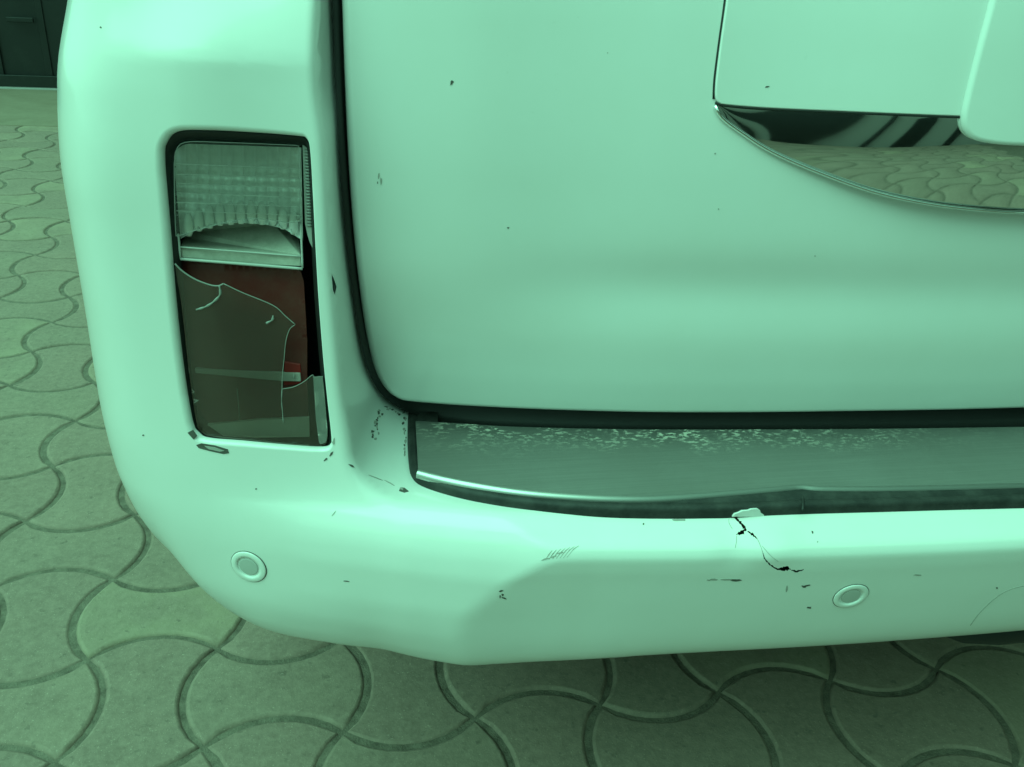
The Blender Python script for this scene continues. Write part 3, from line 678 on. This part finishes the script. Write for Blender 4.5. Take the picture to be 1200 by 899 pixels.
# ------------------------------------------------------------------ broken lamp in the bumper corner
def build_lamp():
    A = hit(lamp_in_px, gfull); cen = A.mean(0); u, s, vt = np.linalg.svd(A-cen); nrm = vt[2]*(-1 if vt[2][1] > 0 else 1)   # outward
    lamp = own(bpy.data.objects.new('tail_lamp', None)); COL.objects.link(lamp)
    lamp.matrix_parent_inverse = INV
    def sub(o): o.parent = lamp; o.matrix_parent_inverse = Matrix.Identity(4); return o
    def gd(depth):
        def f(P): s, d = sd(P); return d-hO(s, P[:, 2], Nat(s)[:, 0], P[:, 0])+depth
        return f
    def sheet(name, px, depth, thick, m):
        e = resample(np.asarray(px, float), 4, True); g = np.stack(np.meshgrid(np.arange(e[:, 0].min(), e[:, 0].max(), 8), np.arange(e[:, 1].min(), e[:, 1].max(), 8), indexing='ij'), -1).reshape(-1, 2)
        g = g[in_poly(g, e)]; g = g[dist_line(g, e, True) > 3]; pts = np.vstack([g, e]); n = len(pts); K = len(e)
        v, t = cdt(pts, [list(range(n-K, n))]); t = np.array(t); t = t[in_poly(v[t].mean(1), e)]; nv = len(v)
        P = onl(v, depth); Q = P-nrm*thick; c = np.cross(P[t[:, 1]]-P[t[:, 0]], P[t[:, 2]]-P[t[:, 0]])@nrm < 0; t[c] = t[c][:, ::-1]
        idx = [int(((v-q)**2).sum(1).argmin()) for q in e]
        # side walls get their own vertices so that the faces shade separately
        V = np.vstack([P, Q, P[idx], Q[idx]]); b = 2*nv
        Fc = [list(a) for a in t]+[[a[0]+nv, a[2]+nv, a[1]+nv] for a in t]+[[b+i, b+(i+1) % K, b+K+(i+1) % K, b+K+i] for i in range(K)]
        return sub(mesh(name, V, Fc, m))
    def onl(px, depth): return hit(px, gd(depth))
    # housing: a black tray behind the opening
    big = resample(spline(LAMPW, 10, True), 6, True); c2 = np.array([292, 340]); n = len(big)
    rim = onl(big, .012); back = onl(c2+(big-c2)*.97, .062); V = np.vstack([rim, back]); Fc = [[i, (i+1) % n, n+(i+1) % n, n+i] for i in range(n)]+[list(range(n, 2*n))]
    sub(mesh('housing', V, Fc, M['housing']))
    # black gasket between lens and body, widened to stand in for the shaded gap
    rg = [onl(resample(spline([(a[0]*(1-w)+b[0]*w, a[1]*(1-w)+b[1]*w) for a, b in zip(LAMP, LAMPW)], 10, True)[:, :], 4, True), dd) for w, dd in ((.62, .010), (.5, .0062), (.3, .0072), (-.1, .0095), (-.5, .016))]
    rg = [np.stack([np.interp(np.linspace(0, 1, 160), np.linspace(0, 1, len(q)+1), np.r_[q[:, c], q[:1, c]]) for c in range(3)], 1)[:-1] for q in rg]; n = len(rg[0])
    sub(mesh('gasket', np.vstack(rg), [[r*n+i, (r+1)*n+i, (r+1)*n+(i+1) % n, r*n+(i+1) % n] for r in range(4) for i in range(n)], M['seal']))
    # --- reversing lamp: bowl, prism ribs, dusty shelf, clear frame
    bowl_px = np.vstack([spline([(201, 170), (350, 174), (354, 262)], 1), spline([(354, 283), (320, 266), (290, 261), (255, 264), (225, 272), (208, 284)], 6)])
    sub(mesh('reflector_bowl', *bowl(onl), M['bowl']))
    shelf = np.vstack([onl(spline([(212, 283), (228, 270), (258, 261.5), (292, 259.5), (325, 263), (350, 277)], 6), .046), onl([(352, 299), (300, 297), (212, 289)], .014)])
    sub(slab('shelf', shelf, (0, 0, -.004), M['shelf'], None))
    lip = onl([(211, 291), (300, 298), (352.5, 301.5), (353.5, 312.5), (300, 310), (212.5, 302)], .014)
    sub(slab('shelf_front', lip, (0, .01, 0), M['shelf'], None, .0008))
    # clear lens over the upper half, broken along its lower edge
    up = spline([(204, 192), (207, 175), (219, 166.5), (262, 167), (350, 170.5)], 5)
    low = np.array([(351.5, 210), (353, 259), (338, 261.5), (320, 258), (296, 256), (270, 259), (245, 266), (222, 272), (206, 278), (204.5, 240)], float)
    sheet('reversing_lens', np.vstack([up, low]), .0075, .0024, M['lens'])
    e = [tuple(p) for p in np.vstack([up, low])]
    sub(tube('lens_edge', onl(resample(np.array(e), 5, True), .0070), .00026, M['frost'], None, 6, True))
    # horizontal prism bars and vertical flutes on the inner side of the lens
    for kx, y in enumerate((192, 204, 215, 226, 237, 247)):
        w = np.linspace(207, 350, 24); line = np.c_[w, y+(w-207)*.038*1.0+1.2*np.sin((w-207)*.24)*0]
        sub(tube('prism_rib', onl(line, .0102), .0004, M['ribw'], None, 6))
    for x in np.linspace(221, 344, 11):
        yb = np.interp(x, [208, 228, 258, 292, 325, 350], [282, 269.5, 261.5, 259, 262.5, 275])
        sub(tube('prism_flute', onl(np.c_[np.linspace(x-.6, x+.2, 6), np.linspace(yb-24, yb+2.5, 6)], .019), np.array([.0016, .0030, .0036, .0039, .0037, .0022]), M['ribw'], None, 10))
    for a, b, w in (((209, 274), (211.5, 303), .0009), ((352.5, 262), (354.5, 314), .0009), ((211.5, 303.5), (354.5, 315), .0013), ((211, 289.5), (353, 300.5), .0007)):
        sub(tube('clear_frame', onl(resample([a, b], 8), .0125), w, M['edge'], None, 6))
    # ribbed side strip, snapped off at its lower end
    st = np.array([(354.5, 170), (363, 174), (366, 230), (369.5, 283), (369, 296), (363, 284), (360.5, 276), (357.5, 262)], float)
    sub(slab('side_strip', onl(st, .011), -nrm*.003, M['rib'], None))
    for i in range(26):
        y = 174+i*3.6; x0 = 355.8+(y-170)*.03; x1 = x0+5.6
        sub(tube('strip_tooth', onl([(x0+1, y), (x1+1, y+.4)], .0104), .0008, M['frost'], None, 5))
    # --- lower chamber: red reflector with a brighter corner, inner bar, pale floor
    red = [(206, 303), (352, 317), (356, 330), (360, 400), (360, 450), (362, 500), (250, 500), (228, 480), (212, 380)]
    sheet('red_reflector', red, .024, .004, M['red'])
    sub(slab('red_window', onl([(333, 424), (352, 427), (354, 450), (333, 452)], .0225), -nrm*.002, M['redbright'], None, .0006))
    sub(slab('inner_bar', onl([(228, 432), (352, 437.5), (353, 447.5), (330, 447), (229, 437.5)], .0205), -nrm*.004, M['bar'], None, .0008))
    sub(tube('inner_screw', onl([(344, 441.5), (344.6, 441.5)], .018), .0022, M['edge'], None, 8))
    sub(slab('chamber_floor', onl([(243, 498), (300, 492.5), (362, 490), (363, 512), (300, 513), (262, 511)], .020), -nrm*.004, M['floor'], None))
    sub(tube('mould_line', onl([(278, 455), (281, 495)], .0235), .0004, M['mark2'], None, 5))
    # --- what is left of the smoked outer lens: a big shard and the lower corner piece
    crack = spline([(205, 309), (214, 318), (229, 327.5), (246, 334), (256, 335), (262, 332.5)], 5)
    crack2 = spline([(262, 332.5), (284, 343), (320, 358), (334, 370), (346, 380.5)], 5)
    crack3 = spline([(346, 380.5), (339.5, 386), (335, 400), (333, 420), (331, 440), (330.5, 456)], 5)
    crack4 = spline([(330.5, 456), (344, 453.5), (356, 447.5), (366, 439.5), (368, 442.5), (378.5, 441)], 5)
    bottom = spline([(381, 470), (384, 510), (383, 519), (373, 523), (330, 520), (280, 515), (247, 511.5), (236, 506), (230.5, 496), (222, 440), (213, 360), (207, 325)], 5)
    out = np.vstack([crack[:-1], crack2[:-1], crack3[:-1], crack4, bottom])
    sheet('broken_lens', out, .0065, .0022, M['smoky'])
    for nm, c, w in (('crack_edge', crack, .0007), ('crack_edge', crack2, .00045), ('crack_edge', crack3, .0003), ('crack_edge', crack4, .0003),
                     ('crack_line', spline([(330.5, 456), (330, 470), (331, 482), (332, 496)], 4), .00032),
                     ('crack_line', spline([(257, 335), (258, 345), (250, 354), (240, 360), (230, 363)], 5), .00085),
                     ('crack_line', spline([(320, 370), (319, 375), (312, 379)], 4), .0008)):
        P = onl(c, .0063); w = w*(.55+.9*np.abs(np.sin(np.arange(len(P))*.7+len(P)))) if nm == 'crack_line' else w
        sub(tube(nm, P, w, M['frost'], None, 6))
    # folded right-hand edge of the lens corner piece
    fold = np.array([(367, 442), (378, 441), (381, 470), (384, 508), (382, 519), (374, 521), (370, 490)], float)
    sheet('lens_fold', fold, .0050, .0012, M['fold'])
    return lamp
def bowl(onl):
    """scooped mirror behind the reversing lens"""
    nx, ny = 110, 44; V = []
    for j in range(ny+1):
        for i in range(nx+1):
            u = i/nx; v = j/ny; x = 203+u*150+v*2; y0 = 168+u*5; y1 = np.interp(u, [0, .15, .3, .5, .7, .85, 1], [284, 271, 264, 261, 263, 268, 282])
            y = y0+(y1-y0)*v
            d = .014+.024*math.sqrt(max(0, 1-(2*u-1)**2*.97))*(1-abs(2*v-.95)**2.4)**1
            d += .0060*abs(math.sin(math.pi*u*11))+.0007*math.sin(2*math.pi*(y-y0)/11.)
            V.append((x, y, max(d, .012)))
    A = np.array(V); V = onl(A[:, :2], A[:, 2])
    Fc = [[j*(nx+1)+i, j*(nx+1)+i+1, (j+1)*(nx+1)+i+1, (j+1)*(nx+1)+i] for j in range(ny) for i in range(nx)]
    return V, Fc
M['lens_rib'] = mat('lens_rib', (.9, .9, .88), .08); N(M['lens_rib']).b.inputs['Transmission Weight'].default_value = .93; N(M['lens_rib']).b.inputs['IOR'].default_value = 1.46
M['ribw'] = mat('prism_plastic', (.88, .88, .86), .07)
M['bar'] = mat('inner_bar', (.42, .39, .34), .5)
M['floor'] = mat('chamber_floor', (.75, .72, .62), .7)
M['fold'] = clear('lens_fold', (.33, .33, .3), .45, .15)
lamp = build_lamp()

# ------------------------------------------------------------------ parking sensors
def sensor(px, r):
    c = hit([px], gfull)[0]; n = gradn(c[None])[0]; a = np.cross(n, (0, 0, 1)); a /= np.linalg.norm(a); b = np.cross(a, n)
    root = own(bpy.data.objects.new('parking_sensor', None)); COL.objects.link(root); root.matrix_parent_inverse = INV
    def lathe(name, prof, m, cap):
        K = 48; V = []
        for rr, h in prof:
            for i in range(K):
                t = 2*math.pi*i/K; V.append(c+rr*(a*math.cos(t)+b*math.sin(t))+n*h)
        Fc = [[j*K+i, j*K+(i+1) % K, (j+1)*K+(i+1) % K, (j+1)*K+i] for j in range(len(prof)-1) for i in range(K)]
        if cap: Fc.append([(len(prof)-1)*K+i for i in range(K)])
        o = mesh(name, V, Fc, m); o.parent = root; o.matrix_parent_inverse = Matrix.Identity(4); return o
    lathe('gap_ring', [(r*1.035, -.001), (r*1.035, .00025), (r*.98, .0003)], M['mark'], False)
    lathe('sensor_ring', [(r, -.003), (r, .0006), (r*.985, .0010), (r*.95, .0013), (r*.80, .0015), (r*.66, .0014), (r*.65, .0008), (r*.64, -.002)], M['paint'], False)
    lathe('sensor_groove', [(r*.645, -.0004), (r*.53, -.0004)], M['dark'], False)
    lathe('sensor_face', [(r*.555, -.002), (r*.555, .0004), (r*.535, .0008), (r*.48, .0009)], M['sensor'], True)
sensor((291.5, 664), .0168); sensor((997, 698.5), .0166)

# ------------------------------------------------------------------ chips, scuffs and scratches on the paint
def mark(px_poly, m, g, name, lift=.0004):
    P = hit(px_poly, g); n = len(P); e = 5e-4
    G = np.stack([g(P+np.eye(3)[k]*e)-g(P-np.eye(3)[k]*e) for k in range(3)], 1); G /= np.linalg.norm(G, axis=1)[:, None]
    if (G@(-fw)).mean() < 0: G = -G
    V = np.vstack([P+G*lift, P-G*.0005]); Fc = [list(range(n))[::-1]]+[[i, (i+1) % n, n+(i+1) % n, n+i] for i in range(n)]
    return own(mesh(name, V, Fc, m, flat=True))
def blob(c, rx, ry, ang=0, n=9, j=.35):
    t = np.linspace(0, 2*math.pi, n, endpoint=False); r = 1+rng.uniform(-j, j, n); x = rx*r*np.cos(t); y = ry*r*np.sin(t); ca, sa = math.cos(ang), math.sin(ang)
    return np.c_[c[0]+x*ca-y*sa, c[1]+x*sa+y*ca]
D_, G_ = M['mark'], M['mark2']
# hatch scuff on the crease
for i in range(7):
    x = 639+i*4.2; mark(strip_poly([(x, 656-i*.5), (x+4+i*.7, 650-i*1.1), (x+8+i, 645-i*.9)], [.3, .9, .3]), G_, gfull, 'scuff_mark')
for c in ((639, 655), (648, 652.5), (656, 648)): mark(blob(c, 4.5, .7, -.25), G_, gfull, 'scuff_mark')
for c, rx, ry, a in (((587, 692.5), 3, .8, -.3), ((589, 697), 1.2, 1.2, 0), ((591, 701), 3, .7, .3), ((586, 699), .8, 1.6, 0)): mark(blob(c, rx, ry, a), D_, gfull, 'paint_chip')
for c, rx, ry, a, m in (((861, 679.6), 7.5, 1.5, .02, D_), ((855, 679), 9, .8, 0, G_), ((836, 679), 5, 1.1, 0, G_), ((831, 679.5), 3, .7, 0, G_), ((942, 687.5), 2.6, 1.1, .2, D_), ((946, 686), 3.6, .7, -.2, D_), ((948, 712), 2.4, .9, 0, D_), ((952, 624), .9, 2, -.3, D_), ((958, 635), .7, 1, 0, G_),
                     ((754, 614), 1, 1, 0, D_), ((796, 609.5), 7, 1.2, 0, G_), ((1075, 673.5), 5, .8, .05, G_), ((1168, 689), 1, .8, 0, D_), ((922, 690), 1.2, 4, .2, G_),
                     ((412, 546), 4, 1.1, .6, D_), ((456, 566), 6, .5, .5, G_), ((440, 560), 9, .4, .35, G_), ((300, 573), 1, .7, 0, D_), ((118, 32), .9, .8, -.4, D_), ((168, 510), 1, .7, 0, D_), ((406, 681), 4, .4, .1, D_), ((391, 602), 5, .45, -.9, G_)):
    mark(blob(c, rx, ry, a), m, gfull, 'scuff_mark')
# bare chips under the lamp and on the inner corner
mark([(230, 521.5), (236, 519.5), (252, 522), (267, 526.5), (268.5, 531), (262, 532), (246, 528.5), (233, 525)], D_, gfull, 'paint_chip')
mark([(240, 522.3), (252, 524), (263, 528), (258, 529), (245, 526)], M['mark2'], gfull, 'paint_chip', .0009)
mark([(220, 507), (226, 504), (231, 511), (227, 515)], D_, gfull, 'paint_chip'); mark(blob((388, 532), 3.4, 1.2, -.9), D_, gfull, 'paint_chip'); mark(blob((381.5, 538.5), 2.6, 1.1, -.7), D_, gfull, 'paint_chip'); mark(blob((391, 517), 1.4, 3.5, .1), G_, gfull, 'paint_chip')
for i in range(16): mark(blob((441+rng.normal(0, 2.4)+(i-8)*-.35, 499+(i-8)*2.2), rng.uniform(.7, 1.9), rng.uniform(.8, 2.4), -.2), D_ if i % 3 else G_, gfull, 'paint_chip')
mark([(469, 571.5), (474, 572), (479, 576), (474, 577.5), (467.5, 575.5)], D_, gfull, 'paint_chip'); mark(blob((470.5, 573.5), 2.2, 1.1, .4), M['mark2'], gfull, 'paint_chip', .0008)
for i in range(12): mark(blob((474+rng.normal(0, 1.6), 488+i*4.2+rng.normal(0, 1.5)), rng.uniform(.5, 1.4), rng.uniform(.8, 2.6)), G_ if i % 2 else D_, gfull, 'paint_chip')
for i in range(9): mark(blob((452+i*2.6+rng.normal(0, 1), 478+i*1.0+rng.normal(0, 1.8)), rng.uniform(.6, 2.2), rng.uniform(.5, 1.1), .3), G_ if i % 3 else D_, gfull, 'paint_chip')
# hairline continuations of the crack and a long faint scratch
for line, w in (([(863, 628), (863, 634), (861.5, 642)], .5), ([(887, 631), (890, 637), (894, 648)], .45), ([(855, 605), (854, 612), (858, 620)], .35), ([(893, 640), (904, 652), (912, 658)], .35), ([(1137, 733), (1150, 716), (1170, 698), (1186, 690), (1200, 686.5)], .55)):
    L = spline(line, 4); mark(strip_poly(L, np.full(len(L), w)), G_, gfull, 'hairline_crack', .0003)
for c, rx, ry, a, m in (((529, 97), 1.3, 2.6, .2, D_), ((531, 96), .8, .8, 0, D_), ((444, 206), .9, 3.2, .15, G_), ((446.5, 212), 1.1, 4.0, .1, G_), ((442.5, 214), .6, 1.6, .1, D_), ((595.5, 267), 1.2, .8, 0, D_), ((712, 62), .8, .6, 0, G_), ((955, 300), .8, .6, 0, G_), ((838, 180), 1, .8, 0, G_), ((842, 245), .8, .8, 0, G_)):
    mark(blob(c, rx, ry, a), m, gtt, 'paint_chip')
mark(blob((899.5, 101.5), 2.6, .9, -.2), D_, lambda P: gtt(P)-.003-.030*smooth(P[:, 0], .315, .60), 'paint_chip')
# torn flap of bumper skin standing up in front of the rubber
fl = hit([(858, 606), (861, 602), (866, 600.5), (870, 598.5), (877, 598), (881, 596.5), (888, 596), (891, 598), (892, 601), (896, 603.5), (896, 606)], lambda P: -(P[:, 1]-(.5945-(P[:, 2]-.655)*.1)))
own(slab('torn_flap', fl, (0, .003, -.001), M['paint'], None, .0008))
# buckled crease of the rubber under the kinked lip
bk = atz([(940, 571), (939, 579), (940.5, 588), (940, 597)], .664); own(tube('rubber_crease', bk+np.array([0, -.001, .0]), [.002, .0014, .0016, .001], M['rubdust'] if 'rubdust' in M else M['rubber'], None, 7))

# ------------------------------------------------------------------ rest of the car, out of frame or under it
def build_body():
    x0, x1 = -.225, 2*XC+.225
    # lower hull and cabin block light behind the visible corner
    prof = [(.86, .62), (.86, 1.22), (1.0, 1.75), (1.35, 1.82), (3.2, 1.82), (3.8, 1.25), (4.9, 1.12), (5.2, .9), (5.2, .45), (.95, .45)]
    own(slab('body_shell', [(x0+.04, y, z) for y, z in prof], (x1-x0-.08, 0, 0), M['paint'], None, .03))
    own(box('underbody', (x0+.06, 1.25, .24), (x1-.06, 5.0, .47), M['dark'], None, .02))  # unseen underside, made deep to block light under the car
    own(slab('rear_window', [(x0+.25, .80, 1.32), (x1-.25, .80, 1.32), (x1-.35, .93, 1.72), (x0+.35, .93, 1.72)], (0, .02, 0), M['glass'], None, .004))
    for sx in (x0+.02, x1-.26):
        for y in (1.75, 4.45):
            w = own(bpy.data.objects.new('wheel', None)); COL.objects.link(w); w.matrix_parent_inverse = INV
            K = 40
            for nm, prof, m in (('tyre', [(.22, .0), (.30, -.012), (.37, .01), (.385, .04), (.385, .20), (.37, .23), (.30, .252), (.22, .24)], M['rubber']), ('rim', [(.225, .02), (.20, .03), (.10, .05), (.02, .06)], M['rimm'])):
                V = [(sx+h, y+r*math.cos(2*math.pi*i/K), .385+r*math.sin(2*math.pi*i/K)) for r, h in prof for i in range(K)]
                o = mesh(nm, V, [[j*K+i, j*K+(i+1) % K, (j+1)*K+(i+1) % K, (j+1)*K+i] for j in range(len(prof)-1) for i in range(K)], m); o.parent = w; o.matrix_parent_inverse = Matrix.Identity(4)
    # dark cross tube under the bumper, its rounded end just showing
    own(tube('cross_tube', [(.66, .665, .425), (.69, .662, .425), (.73, .66, .425), (1.2, .66, .425)], [.004, .016, .02, .02], M['dark'], None, 14))
M['glass'] = mat('window_glass', (.02, .02, .02), .05); M['rimm'] = mat('alloy', (.5, .5, .5), .3, 1)
build_body()

# unseen walls added to shade the car and fill the chrome's reflection
bw = box('added_back_wall', (-1.3, -2.75, -.01), (3.0, -2.5, 2.3), M['plaster'], None, .01)
tag(bw, 'low grey plaster wall added out of frame for the chrome trim to mirror', 'wall')
for x0, x1, z1 in ((.36, .43, 1.7), (.56, .60, 1.2), (.70, .83, 1.9), (.97, 1.00, 1.4), (1.16, 1.34, 1.1), (1.62, 1.7, 2.0)):
    o = box('reflection_strip', (x0, -2.53, .0), (x1, -2.47, z1), M['gate'], None, .006); o.parent = bw  # narrow strips added to put dark shapes into the chrome's reflection
sw = box('added_side_wall', (3.0, -2.4, -.01), (3.2, 7.5, 5.6), M['brown'], None, .01)
tag(sw, 'tall dark brown wall added out of frame to block light from the right', 'wall')
